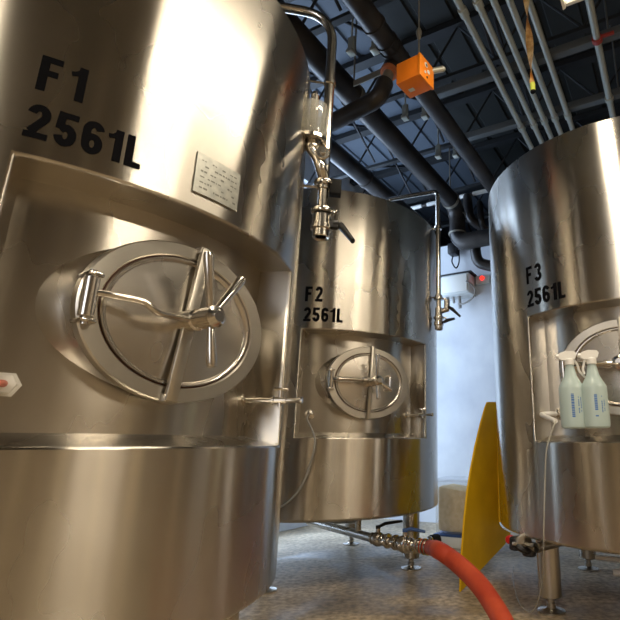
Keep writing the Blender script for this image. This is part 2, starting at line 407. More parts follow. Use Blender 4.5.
# ------------------------------------------------------------------ fermentation tanks
RT = 0.85
RI = 0.858 * RT
AL, AB_ = R_(31.5), R_(32.0)
Z_BOT, Z_LED, Z_LEDB, Z_REC, Z_RECB, Z_TOP = .388, .834, .863, 1.468, 1.465, 2.41
def pol(r, az, z): return Vector((r * math.cos(az), r * math.sin(az), z))
def make_shell(zo):
    bm = new()
    zs = [Z_BOT, Z_BOT+.06, .6, Z_LED, 1.05, 1.26, Z_REC, 1.7, 2.05, Z_TOP]
    n_in = 20; n_out = 76
    azs = [-AL + 2*AL*i/n_in for i in range(n_in)] + [AL + (2*PI - 2*AL)*i/n_out for i in range(n_out)]
    V = [[bm.verts.new(pol(RT, a, z + zo)) for a in azs] for z in zs]
    na = len(azs)
    iL, iR = zs.index(Z_LED), zs.index(Z_REC)
    for i in range(len(zs)-1):
        for k in range(na):
            if iL <= i < iR and k < n_in: continue
            bm.faces.new((V[i][k], V[i][(k+1) % na], V[i+1][(k+1) % na], V[i+1][k]))
    # turned-in lips round the opening (sheet folded back 15 mm)
    d = .015
    def lip(vs):
        ns = []
        for v in vs:
            a = math.atan2(v.co.y, v.co.x); ns.append(bm.verts.new(pol(RT - d, a, v.co.z)))
        for i in range(len(vs)-1): bm.faces.new((vs[i], vs[i+1], ns[i+1], ns[i]))
    low = [V[iL][k] for k in range(n_in+1)]; up = [V[iR][k] for k in range(n_in+1)]
    left = [V[i][0] for i in range(iL, iR+1)]; right = [V[i][n_in] for i in range(iL, iR+1)]
    loop = low + right[1:] + up[::-1][1:] + left[::-1][1:-1]
    inner = []
    for v in loop:
        a = math.atan2(v.co.y, v.co.x); inner.append(bm.verts.new(pol(RT - d, a, v.co.z)))
    for i in range(len(loop)):
        j = (i+1) % len(loop); bm.faces.new((loop[i], loop[j], inner[j], inner[i]))
    # underside: shallow dished bottom
    prev = V[0]
    for (r, z) in ((RT-.03, Z_BOT-.012), (RT*.6, Z_BOT-.04), (.08, Z_BOT-.06)):
        cur = [bm.verts.new(pol(r, a, z + zo)) for a in azs]
        for k in range(na): bm.faces.new((prev[k], cur[k], cur[(k+1) % na], prev[(k+1) % na]))
        prev = cur
    bm.faces.new(prev)
    # top: rolled rim, then a shallow cone
    prev = V[-1]
    for (r, z) in ((RT-.012, Z_TOP+.012), (RT*.9, Z_TOP+.02), (RT*.5, Z_TOP+.10), (.2, Z_TOP+.14)):
        cur = [bm.verts.new(pol(r, a, z + zo)) for a in azs]
        for k in range(na): bm.faces.new((prev[k], prev[(k+1) % na], cur[(k+1) % na], cur[k]))
        prev = cur
    bm.faces.new(prev)
    return bm
def make_recess(zo):
    bm = new(); n = 28; d = .0145
    ro = RT - d
    def strip(rows):
        V = [[bm.verts.new(p) for p in row] for row in rows]
        for a, c in zip(V, V[1:]):
            for i in range(len(a)-1): bm.faces.new((a[i], a[i+1], c[i+1], c[i]))
    az_o = [-AL + 2*AL*i/n for i in range(n+1)]; az_i = [-AB_ + 2*AB_*i/n for i in range(n+1)]
    zb = [Z_LEDB + (Z_RECB - Z_LEDB) * j / 6 for j in range(7)]
    strip([[pol(RI, a, z + zo) for a in az_i] for z in zb])                                        # inner vessel wall
    strip([[pol(ro, a, Z_REC + zo) for a in az_o], [pol(RI, a, Z_RECB + zo) for a in az_i]])         # soffit
    strip([[pol(ro, a, Z_LED + zo) for a in az_o], [pol(RI, a, Z_LEDB + zo) for a in az_i]])         # sloping ledge
    for s in (-1, 1):
        zo_ = [Z_LED + (Z_REC - Z_LED) * j / 6 for j in range(7)]
        strip([[pol(ro, s*AL, z + zo) for z in zo_], [pol(RI, s*AB_, z + zo) for z in zb]])
    bmesh.ops.remove_doubles(bm, verts=bm.verts, dist=.0005)
    return bm

HX, HZ = .768, 1.170          # manway: face distance from the axis, height
EXx, EXz = .284, .224
UY, UZ = Vector((0, 1, 0)), Vector((0, 0, 1))
def manway(t, zo, kind):
    c0 = Vector((0, 0, HZ + zo)); X = Vector((1, 0, 0))
    k = EXz / EXx
    bm = new()                                                       # flared neck
    add_lathe(bm, c0, X, [(.325, .645), (.308, .672), (.286, .70), (.270, .725), (.264, .745)], 64, 1, k, UY, UZ)
    obj('manway_neck', bm, M['inner'], t)
    bm = new()                                                       # flat oval flange ring
    add_lathe(bm, c0, X, [(.262, .738), (EXx-.003, .738), (EXx, .742), (EXx, HX-.004), (EXx-.004, HX), (.238, HX), (.234, HX-.004), (.234, .738), (.262, .738)], 72, 1, k, UY, UZ)
    ring = obj('manway_ring', bm, M['satin'], t)
    bm = new()
    add_lathe(bm, c0, X, [(.235, HX-.024), (.235, HX-.010), (.228, HX-.010), (.228, HX-.024)], 72, 1, k, UY, UZ)
    obj('gasket', bm, mat_gasket, ring)
    bm = new()                                                       # dished door plate with a rounded rim
    add_lathe(bm, c0, X, [(.228, HX-.03), (.2295, HX-.004), (.227, HX), (.222, HX), (.217, HX-.003), (.213, HX-.008), (.18, HX-.006), (.10, HX-.001), (0, HX+.002)], 72, 1, k, UY, UZ)
    door = obj('manway_door', bm, M['door'], t)
    # clamp bar across the ring
    tilt = R_(7 if kind == 1 else 3)
    ux = Vector((0, math.sin(tilt), math.cos(tilt)))
    rm = Matrix.Rotation(-tilt, 3, 'X')
    wb = .034 if kind == 1 else .022
    bm = new()
    add_box(bm, c0 + X*(HX+.016), (.016, wb, 2*.226), rm, .003)
    for s in (-1, 1): add_box(bm, c0 + X*(HX+.004) + ux*(.218*s), (.03, wb+.004, .022), rm, .003)
    obj('clamp_bar', bm, M['satin'], door)
    bm = new()                                                       # threaded hub
    add_lathe(bm, c0, X, [(0, HX), (.031, HX), (.031, HX+.05), (.026, HX+.055), (.026, HX+.075), (.030, HX+.08), (.030, HX+.125), (.022, HX+.13), (.015, HX+.138), (0, HX+.138)], 24)
    wheel = obj('screw_hub', bm, M['polish'], door)
    for a in ((106, 60, -87) if kind == 1 else (95, -30, -88) if kind == 2 else (60, 180, -60)):
        dv = Vector((0, math.cos(R_(a)), math.sin(R_(a)))); Lg = (.165 if a == 106 else .14 if a == 60 else .125) if kind == 1 else (.10 if a != 95 else .15)
        p = c0 + X*(HX+.105)
        bm = new(); add_lathe(bm, p + dv*.012, dv + X*.12, [(0, 0), (.010, 0), (.014, Lg-.01), (.011, Lg), (0, Lg)], 14)
        obj('spoke', bm, M['polish'], wheel)
    # hinge at the left edge, arm to the hub
    bm = new()
    hp = c0 + Vector((HX+.018, -.268, .0))
    add_cyl(bm, hp + Vector((0, 0, -.048)), hp + Vector((0, 0, .048)), .017, 20, .002)
    for s in (-1, 1): add_box(bm, hp + Vector((-.014, .004, .056*s)), (.05, .036, .010), None, .003)
    add_cyl(bm, hp + Vector((0, 0, -.066)), hp + Vector((0, 0, .066)), .008, 12)
    obj('hinge', bm, M['polish'], t)
    bm = new()
    if kind == 1:
        pth = smooth_path([hp + Vector((.004, .012, .012)), hp + Vector((.02, .05, .012)), hp + Vector((.035, .11, .010)), hp + Vector((.04, .145, -.008)), c0 + Vector((HX+.05, -.05, -.006)), c0 + Vector((HX+.045, -.01, -.004))])
        add_tube(bm, pth, .0085, 12)
    else:
        pth = smooth_path([hp + Vector((.004, .012, 0)), hp + Vector((.03, .06, .004)), c0 + Vector((HX+.052, -.08, .006)), c0 + Vector((HX+.048, -.01, .004))])
        add_tube(bm, pth, [.014]*8 + [.011]*(len(pth)-8), 12)
        add_cyl(bm, c0 + Vector((HX+.05, -.075, .005)), c0 + Vector((HX+.05, -.045, .005)), .02, 16, .002)
    obj('hinge_arm', bm, M['polish'], door)
    if kind == 2:                                                    # pull handle on the door's right
        bm = new(); q = c0 + Vector((HX-.004, .125, .0))
        add_tube(bm, fillet([q + Vector((0, 0, .045)), q + Vector((.04, 0, .045)), q + Vector((.04, 0, -.045)), q + Vector((0, 0, -.045))], .015), .007, 10)
        obj('pull_handle', bm, M['polish'], door)
mat_gasket = mat('brown_gasket', (0.10, 0.035, 0.02), 0.6)

def sample_valve(t, zo):
    az = R_(28.0); z = 0.982 + zo
    d = Vector((math.cos(az), math.sin(az), 0)); p = pol(RI, az, z); s = Vector((-d.y, d.x, 0))
    bm = new()
    add_lathe(bm, p - d*.004, d, [(0, 0), (.022, 0), (.022, .006), (.009, .010), (.009, .10), (.016, .102), (.016, .108), (.012, .11), (.012, .15), (.008, .152), (.008, .19), (.011, .195), (.011, .205), (0, .205)], 18)
    v = obj('sample_valve', bm, M['polish'], t)
    bm = new(); q = p + d*.125
    add_cyl(bm, q, q + Vector((0, 0, .034)), .007, 12); add_box(bm, q + Vector((0, 0, .038)), (.05, .012, .010), Matrix.Rotation(az + .5, 3, 'Z'), .003)
    add_cyl(bm, q, q + Vector((0, 0, -.022)), .008, 12)
    obj('tap_handle', bm, M['polish'], v)
def thermo_port(t, zo, kind):
    az = R_(-27.5); z = 0.967 + zo
    d = Vector((math.cos(az), math.sin(az), 0)); p = pol(RI, az, z)
    bm = new()
    add_lathe(bm, p - d*.004, d, [(0, 0), (.030, 0), (.030, .006), (.022, .008), (.022, .024), (.014, .028), (0, .028)], 6 if kind == 1 else 18)
    o = obj('sensor_port', bm, M['white'] if kind == 1 else M['polish'], t); o['label'] = 'white hexagonal sensor fitting' if kind == 1 else 'round sensor fitting'
    return p, d
def make_tank(no, x, y, ph, zo, label, legs_len):
    t = thing('fermentation_tank', label, 'tank', (x, y, 0), ph)
    sh = obj('shell', make_shell(zo), M['shell'], t, angle=50)
    bv = sh.modifiers.new('edge', 'BEVEL'); bv.width = .007; bv.segments = 3; bv.limit_method = 'ANGLE'; bv.angle_limit = R_(50)
    if no > 1:
        bm = new(); add_lathe(bm, (0, 0, 1.738 + zo), (0, 0, 1), [(RT - .001, -.003), (RT + .0008, -.001), (RT + .0008, .001), (RT - .001, .003)], 96)
        obj('weld_seam', bm, M['shell'], sh)
    obj('recess', make_recess(zo), M['inner'], t, angle=40)
    manway(t, zo, no)
    sample_valve(t, zo)
    bm = new(); lettering(bm, 'F%d' % no, -R_(31.0)*RT, 1.642 + zo, .096, RT, .22, wscale=.88)
    o = obj('lettering', bm, M['letter'], t); o['label'] = 'black lettering F%d' % no
    bm = new(); lettering(bm, '2561L', -R_(31.2)*RT, 1.516 + zo, .088, RT, .10, wscale=.95)
    o = obj('lettering', bm, M['letter'], t); o['label'] = 'black lettering 2561L'
    for a in (45, 135, 225, 315):
        c = pol(.68, R_(a), 0)
        bm = new(); add_lathe(bm, c, (0, 0, 1), [(0, .065), (.05, .065), (.056, .07), (.056, Z_BOT + zo - .01)], 24)
        lg = obj('leg', bm, M['leg'], t)
        bm = new(); add_lathe(bm, c, (0, 0, 1), [(0, 0), (.068, 0), (.068, .006), (.03, .014), (.022, .018), (.022, .04), (.018, .042), (.018, .07), (0, .07)], 24)
        obj('levelling_foot', bm, M['leg'], lg)
    return t

P1 = (-1.341, 1.706); P2 = (-.740, 3.743); P3 = (1.289, 2.923)
tank1 = make_tank(1, *P1, R_(-28.48), -.040, 'large stainless tank lettered F1 with oval manway, nearest at left', 0)
tank2 = make_tank(2, *P2, R_(-57.89), 0.0, 'stainless tank lettered F2 standing behind the red hose', 0)
tank3 = make_tank(3, *P3, R_(-118.53), -.025, 'stainless tank lettered F3 with spray bottles hung on its manway', 0)

# nameplate on the first tank
bm = new()
u0, u1, z0, z1 = R_(-5.9), R_(4.2), 1.477, 1.600
n = 8
for (rr) in (RT + .004,):
    V = [[bm.verts.new(pol(rr, u0 + (u1-u0)*i/n, z)) for i in range(n+1)] for z in (z0, z1)]
    for i in range(n): bm.faces.new((V[0][i], V[0][i+1], V[1][i+1], V[1][i]))
    r_ = bmesh.ops.extrude_face_region(bm, geom=list(bm.faces))
    for v in [g for g in r_['geom'] if isinstance(g, bmesh.types.BMVert)]:
        a = math.atan2(v.co.y, v.co.x); v.co = pol(RT - .001, a, v.co.z)
pl = obj('nameplate', bm, M['plate'], tank1); pl['label'] = 'small grey etched nameplate'
bm = new()
for row in range(6):
    z = 1.578 - row * .017; a = u0 + R_(1.0)
    while a < u1 - R_(1.2):
        wdt = R_(random.uniform(.25, .9)); hgt = random.uniform(.003, .006)
        if random.random() < .62:
            q = [pol(RT + .0046, a, z), pol(RT + .0046, a + wdt, z), pol(RT + .0046, a + wdt, z + hgt), pol(RT + .0046, a, z + hgt)]
            bm.faces.new([bm.verts.new(v) for v in q])
        a += wdt + R_(.22)
obj('etched_lines', bm, M['etch'], pl)

# sensor ports, with what is plugged into them
p, d = thermo_port(tank1, -.040, 1); p2, d2 = thermo_port(tank2, 0.0, 2); p3, d3 = thermo_port(tank3, -.025, 3)
bm = new()
w1 = [p + d*.02, p + d*.045 + Vector((0, -.01, -.004)), p + d*.06 + Vector((0, -.05, -.03)), p + d*.05 + Vector((0, -.12, -.12)), p + d*.06 + Vector((0, -.18, -.25))]
add_tube(bm, smooth_path(w1), .008, 10); o = obj('sensor_cable', bm, mat('pink_cable', (0.62, 0.20, 0.14), 0.5), tank1); o['label'] = 'pinkish sensor cable'

# wire of the second tank hangs from its port and swings left behind the first tank
bm = new(); M2 = WM[tank2]
pw = M2 @ (p2 + d2*.03)
w2 = [pw, pw + Vector((.0, -.03, -.03)), atY(315, 440, 2.86), atY(309, 468, 2.84), atY(299, 490, 2.84), atY(284, 505, 2.86), atY(270, 509, 2.95)]
add_tube(bm, smooth_path(w2), .005, 8); o = obj('sensor_cable', bm, M['wire'], tank2, local=False); o['label'] = 'thin grey sensor wire'

# ------------------------------------------------------------------ blow-off pipes
def tri_clamp(bm, p, ax, r):
    add_lathe(bm, Vector(p) - Vector(ax)*.012, ax, [(0, 0), (r, 0), (r+.008, .004), (r+.010, .012), (r+.008, .020), (r, .024), (0, .024)], 20)
    u, v, _ = frame(ax); add_box(bm, Vector(p) + u*(r+.016), (.022, .018, .014), None, .003)
def find_upright(px, py, C, rad):
    best = None
    base = math.atan2(-C[1], -C[0])
    for i in range(2000):
        az = base + R_(20) + R_(110) * i / 2000
        q = Vector((C[0] + rad*math.cos(az), C[1] + rad*math.sin(az), 0))
        z = z_on(q.x, q.y, py); e = abs(proj((q.x, q.y, z))[0] - px)
        if best is None or e < best[0]: best = (e, q)
    return best[1]

# first tank
q = find_upright(328.5, 150, P1, RT + .085)
rad = Vector((q.x - P1[0], q.y - P1[1], 0)).normalized()
zt = z_on(q.x, q.y, 16)
zz = lambda py: z_on(q.x, q.y, py)
PR = .022
bm = new()
inn = q - rad*.50; inn.z = zt - .01
top_ = q.copy(); top_.z = zt; bot = q.copy(); bot.z = zz(182)
down = inn.copy() ; down.z = Z_TOP - .02
add_tube(bm, fillet([down, inn, top_, bot], [.06, .16], 10), PR, 18)
bo = obj('blow_off_pipe', bm, M['polish'], tank1, local=False)
for py in (84, 188):
    bm = new(); c = q.copy(); c.z = zz(py)
    add_tube(bm, [c - rad*.10, c - rad*.015], .0055, 10)
    add_lathe(bm, c - Vector((0, 0, .008)), (0, 0, 1), [(PR, 0), (PR+.006, 0), (PR+.006, .016), (PR, .016)], 20)
    obj('bracket', bm, M['polish'], bo, local=False)
view = Vector((q.x, q.y, 0)).normalized(); rightv = Vector((view.y, -view.x, 0))
cup = q - rightv*.060 - view*.045
def cz(py): return z_on(cup.x, cup.y, py)
bm = new()
add_lathe(bm, cup + Vector((0, 0, cz(140))), (0, 0, 1), [(0, .0), (.056, 0), (.058, .004), (.058, cz(107)-cz(140)), (.054, cz(107)-cz(140)), (.054, .006), (0, .006)], 28)
o = obj('sight_cup', bm, M['glass'], bo, local=False); o['label'] = 'clear plastic cup of the pressure valve'
bm = new()
add_lathe(bm, cup + Vector((0, 0, cz(143))), (0, 0, 1), [(0, 0), (.036, 0), (.060, .006), (.060, .020), (.019, .022), (.018, cz(100)-cz(143)), (.018, cz(100)-cz(143)+.004), (.018, cz(96)-cz(143)), (0, cz(96)-cz(143))], 24)
pv = obj('pressure_valve', bm, M['polish'], bo, local=False)
bm = new(); k_ = cup + Vector((0, 0, cz(97))); add_lathe(bm, k_, (0, 0, 1), [(0, 0), (.012, 0), (.014, .01), (.012, .024), (0, .03)], 16)
o = obj('knob', bm, M['black'], pv, local=False); o['label'] = 'black knob'
bm = new()
lowc = q.copy(); lowc.z = zz(182)
e0 = cup + Vector((0, 0, cz(143)))
add_tube(bm, smooth_path([e0, e0 + Vector((0, 0, -.03)) , e0*.6 + lowc*.4 - view*.015, e0*.25 + lowc*.75 - view*.03, lowc - view*.01]), .024, 16)
tri_clamp(bm, e0 + Vector((0, 0, -.022)), Vector((0, 0, 1)), .022)
mid = e0*.5 + lowc*.5 - view*.02
add_cyl(bm, mid - view*.034 + rightv*.018 + Vector((0, 0, .02)), mid + view*.03 + rightv*.018 + Vector((0, 0, .02)), .032, 22, .004)
add_cyl(bm, mid - view*.044 + rightv*.018 + Vector((0, 0, .02)), mid - view*.03 + rightv*.018 + Vector((0, 0, .02)), .012, 14, .002)
obj('elbow', bm, M['polish'], bo, local=False)
bm = new()
tri_clamp(bm, (q.x, q.y, zz(184)), Vector((0, 0, 1)), .034)
add_tube(bm, [(q.x, q.y, zz(184)), (q.x, q.y, zz(212))], PR, 18)
tri_clamp(bm, (q.x, q.y, zz(212)), Vector((0, 0, 1)), .038)
add_lathe(bm, (q.x, q.y, zz(238)), (0, 0, 1), [(.024, .006), (.033, 0), (.036, .004), (.036, .032), (.044, .036), (.044, .054), (.038, .057), (.038, zz(216)-zz(238)), (0, zz(216)-zz(238))], 24)
vv = obj('butterfly_valve', bm, M['polish'], bo, local=False)
bm = new(); c = Vector((q.x, q.y, zz(224))) + rightv*.038
add_box(bm, c + rightv*.012, (.04, .036, .036), Matrix.Rotation(math.atan2(rightv.y, rightv.x), 3, 'Z'), .005)
tip = Vector((q.x, q.y, zz(242))) + rightv*.132 - view*.04
add_tube(bm, [c + rightv*.01, c + rightv*.045 + Vector((0, 0, -.002)), tip], [.020, .022, .015], 12, True, .7)
o = obj('valve_handle', bm, M['black'], vv, local=False); o['label'] = 'black lever'
bm = new(); c = Vector((q.x, q.y, zz(187))) + rightv*.05
add_box(bm, c, (.05, .045, .07), Matrix.Rotation(math.atan2(rightv.y, rightv.x), 3, 'Z'), .004)
add_tube(bm, [c, c - rightv*.04], .008, 10)
o = obj('pressure_switch', bm, M['rubber'], bo, local=False); o['label'] = 'small black box'

# second tank
q = find_upright(438.3, 260, P2, RT + .045)
rad = Vector((q.x - P2[0], q.y - P2[1], 0)).normalized()
zz2 = lambda py: z_on(q.x, q.y, py)
zt = zz2(191); PR2 = .018
bm = new()
# over the rim towards the tank's crown
inn = q.copy(); best = None
hd = None
for i in range(720):
    a = i * PI / 360
    e = q + Vector((math.cos(a), math.sin(a), 0))*.42
    e.z = zt
    if math.hypot(e.x - P2[0], e.y - P2[1]) > RT - .05: continue
    px, py = proj(e); s = (py - 191) / (px - 438)
    err = abs(s - (198 - 188.0) / (375 - 433))
    if best is None or err < best[0]: best = (err, e)
inn = best[1]
dwn = inn.copy(); dwn.z = Z_TOP
top_ = q.copy(); top_.z = zt; bot = q.copy(); bot.z = zz2(310)
add_tube(bm, fillet([dwn, inn, top_, bot], [.03, .045], 8), PR2, 16)
bo2 = obj('blow_off_pipe', bm, M['polish'], tank2, local=False)
for py in (228, 297):
    bm = new(); c = q.copy(); c.z = zz2(py)
    add_tube(bm, [c - rad*.055, c - rad*.01], .006, 10)
    add_lathe(bm, c - Vector((0, 0, .015)), (0, 0, 1), [(PR2, 0), (PR2+.01, .002), (PR2+.01, .028), (PR2, .03)], 20)
    obj('bracket', bm, M['polish'], bo2, local=False)
view = Vector((q.x, q.y, 0)).normalized(); rightv = Vector((view.y, -view.x, 0))
bm = new()
tri_clamp(bm, (q.x, q.y, zz2(299)), Vector((0, 0, 1)), .028)
tri_clamp(bm, (q.x, q.y, zz2(318)), Vector((0, 0, 1)), .03)
add_lathe(bm, (q.x, q.y, zz2(330)), (0, 0, 1), [(.02, .004), (.028, 0), (.03, .004), (.03, .03), (.036, .036), (.036, .06), (.03, .064), (.026, zz2(308)-zz2(330)), (0, zz2(308)-zz2(330))], 22)
add_cyl(bm, Vector((q.x, q.y, zz2(312))), Vector((q.x, q.y, zz2(309))) + rightv*.075, .02, 16, .003)
add_cyl(bm, Vector((q.x, q.y, zz2(309))) + rightv*.06, Vector((q.x, q.y, zz2(300))) + rightv*.062, .022, 16, .003)
vv = obj('butterfly_valve', bm, M['polish'], bo2, local=False)
for (py0, dx0, py1, dx1) in ((323, .035, 320, .115), (308, .075, 318, .155)):
    bm = new(); a = Vector((q.x, q.y, zz2(py0))) + rightv*dx0 - view*.02; c = Vector((q.x, q.y, zz2(py1))) + rightv*dx1 - view*.04
    add_tube(bm, [a, a*.7 + c*.3 + Vector((0, 0, .006)), c], [.014, .018, .011], 10, True, .75)
    o = obj('valve_handle', bm, M['black'], vv, local=False); o['label'] = 'black lever'

# ------------------------------------------------------------------ outlet of the second tank and the red hose
ZP = .23
a0 = atZ(306, 520.5, ZP); a1 = atZ(372, 538, ZP); a2 = atZ(421, 546, ZP)
ax = (a2 - a1).normalized()
bm = new()
ctr = Vector((P2[0] + .25, P2[1] + .35, ZP)); upp = ctr.copy(); upp.z = Z_BOT - .03
add_tube(bm, fillet([upp, ctr, a0, a1 + ax*.02], .07), .027, 18)
op = obj('outlet_pipe', bm, M['leg'], tank2, local=False)
bm = new(); c = a0.lerp(a1, .82) + Vector((0, 0, .02)); cu = c.copy(); cu.z = Z_BOT - .02
add_tube(bm, [c, cu], .02, 12)
obj('support_rod', bm, M['leg'], op, local=False)
def bvalve(p, m_handle, hdir, r=.04):
    bm = new()
    add_lathe(bm, p - ax*.055, ax, [(.0, 0), (r-.008, 0), (r, .006), (r, .018), (r-.012, .024), (r-.006, .03), (r+.006, .036), (r+.010, .055), (r+.006, .074), (r-.006, .08), (r-.012, .086), (r, .092), (r, .104), (r-.008, .11), (0, .11)], 26)
    add_cyl(bm, p, p + Vector((0, 0, r + .03)), .014, 14, .002)
    v = obj('butterfly_valve', bm, M['polish'], op, local=False)
    bm = new(); t0 = p + Vector((0, 0, r + .035)); t1 = t0 + hdir
    add_box(bm, t0, (.03, .03, .02), None, .004)
    add_tube(bm, [t0, t0.lerp(t1, .3) + Vector((0, 0, .01)), t1], [.012, .015, .011], 10, True, .7)
    obj('valve_handle', bm, m_handle, v, local=False)
v1 = atZ(378, 539, ZP); v2 = atZ(401, 543.5, ZP)
bvalve(v1, M['black'], atZ(402, 520, .33) - (v1 + Vector((0, 0, .075))), .034)
bvalve(v2 + ax*.03, M['blue'], Vector((.12, -.02, -.005)), .04)
bm = new(); add_tube(bm, [v1, v2], .022, 16)
for f in (.35, .62, .92): tri_clamp(bm, v1.lerp(v2 + ax*.05, f), ax, .034)
add_tube(bm, [v2, a2 + ax*.02], .026, 16)
obj('clamp_fittings', bm, M['polish'], op, local=False)
# open side port pointing to the right
bm = new(); t0 = v2 + ax*.06; t1 = atZ(436, 546, ZP)
pd = (Vector((t1.x, t1.y + .18, ZP)) - t0).normalized(); e = t0 + pd*.23
add_lathe(bm, t0, pd, [(.018, 0), (.018, .16), (.028, .165), (.028, .23), (.024, .23), (.023, .18)], 22)
o = obj('side_port', bm, M['polish'], op, local=False)
bm = new(); add_lathe(bm, t0, pd, [(.0275, .18), (.033, .18), (.033, .235), (.024, .235), (.022, .19), (0, .19)], 22)
o = obj('rubber_sleeve', bm, M['rubber'], o, local=False); o['label'] = 'black open end'

hp = [a2, a2 + ax*.07, atY(438, 550, 2.56), atY(452, 559, 2.46), atY(467, 572, 2.36), atY(481, 587, 2.26), atY(494, 606, 2.16), atY(505, 626, 2.06), atY(516, 655, 1.96)]
hp = [Vector(h) for h in hp]
# lies down on the floor once it is out of the picture
for i, h in enumerate(hp):
    h.z = max(h.z, .046)
hp += [hp[-1] + Vector((.07, -.25, .0)), hp[-1] + Vector((.25, -.7, 0))]
for h in hp[-2:]: h.z = .046
t = thing('brewing_hose', 'thick red rubber hose clamped to the valve under tank F2', 'hose', (a2.x, a2.y, 0))
bm = new(); add_tube(bm, smooth_path(hp, 10), .040, 20); obj('hose', bm, M['hose'], t, local=False)
hd = (hp[1] - hp[0]).normalized()
for f in (.02, .045):
    bm = new(); add_lathe(bm, hp[0] + hd*f, hd, [(.039, 0), (.0435, .001), (.0435, .011), (.039, .012)], 24)
    obj('hose_clamp', bm, M['polish'], t, local=False)
bm = new(); add_lathe(bm, hp[0] - hd*.03, hd, [(.0, 0), (.036, 0), (.042, .006), (.042, .014), (.034, .018), (.034, .035), (0, .035)], 24)
obj('coupling', bm, M['polish'], t, local=False)

# ------------------------------------------------------------------ yellow sheet guard between the second and third tank
T0 = atZ(459, 592, 0); T1 = Vector((.62, 3.73, 0))
dv = (T1 - T0).normalized(); nrm = Vector((dv.y, -dv.x, 0))
def onplane(px, py):
    r = ray(px, py); o_ = Vector((0, 0, EYE)); k = (T0 - o_).dot(nrm) / r.dot(nrm); return o_ + r * k
out = [onplane(*p_) for p_ in ((494.3, 402), (486.5, 402), (484, 408), (479, 426), (474, 447), (469.5, 470), (466, 492), (463, 520), (461, 548), (459.5, 572), (459, 591.5))]
out += [onplane(*p_) for p_ in ((475.5, 573.5), (490, 558), (503, 544.5), (508.5, 536.5), (509, 532.5), (502, 529), (498.5, 525), (497, 519), (496.3, 480))]
for p_ in out: p_.z = max(p_.z, 0.002)
yg = thing('sheet_guard', 'tall yellow curved sheet metal guard standing between tanks F2 and F3', 'guard', (T0.x, T0.y, 0))
bm = new(); add_prism(bm, out, nrm*.012)
obj('side_sheet', bm, M['yellow'], yg, local=False)
f0 = onplane(494.3, 402); f1 = onplane(497, 522)
fd = (EB*1.0 + EA*.25).normalized()
bm = new(); wdt = .16
add_prism(bm, [f0, f1, f1 + fd*wdt, f1.lerp(f0, .6) + fd*wdt*.85, f0 + fd*.045], EA*.012)
o = obj('flange', bm, M['yellow'], yg, local=False)

# ------------------------------------------------------------------ tote of grain on a white crate, at the far wall
c = atZ(452, 548, 0); cc = AB(*toAB(c)) + EA*.17 + EB*.05
tb = thing('storage_tote', 'translucent tote of tan grain standing on a cream crate by far wall', 'tote', (cc.x, cc.y, .095), AZ_A)
bm = new()
w, l, h = .34, .40, .40
add_box(bm, (0, 0, h/2), (w, l, h), None, .02)
obj('tote_body', bm, M['totewall'], tb)
bm = new(); add_box(bm, (0, 0, .18), (w-.03, l-.03, .33), None, .03)
for v in bm.verts:
    if v.co.z > .3: v.co.z += .02*math.sin(v.co.y*9) 
o = obj('grain', bm, M['grain'], tb); o['label'] = 'tan grain inside'
bm = new(); add_box(bm, (0, 0, h+.012), (w+.03, l+.03, .025), None, .008); obj('lid', bm, M['totewall'], tb)
bm = new(); rb = Matrix.Rotation(AZ_A, 3, 'Z'); add_box(bm, (cc.x, cc.y, .04), (w+.03, l+.03, .08), rb, .008)
cr = thing('crate', 'low cream crate with a blue strip under the grain tote', 'crate', (cc.x, cc.y, 0), AZ_A)
obj('crate_body', bm, M['white'], cr, local=False)
bm = new(); add_box(bm, (0, 0, .0875), (w+.02, l+.02, .015), None, .003); o = obj('strip', bm, M['blue'], cr); o['label'] = 'dark blue strip'

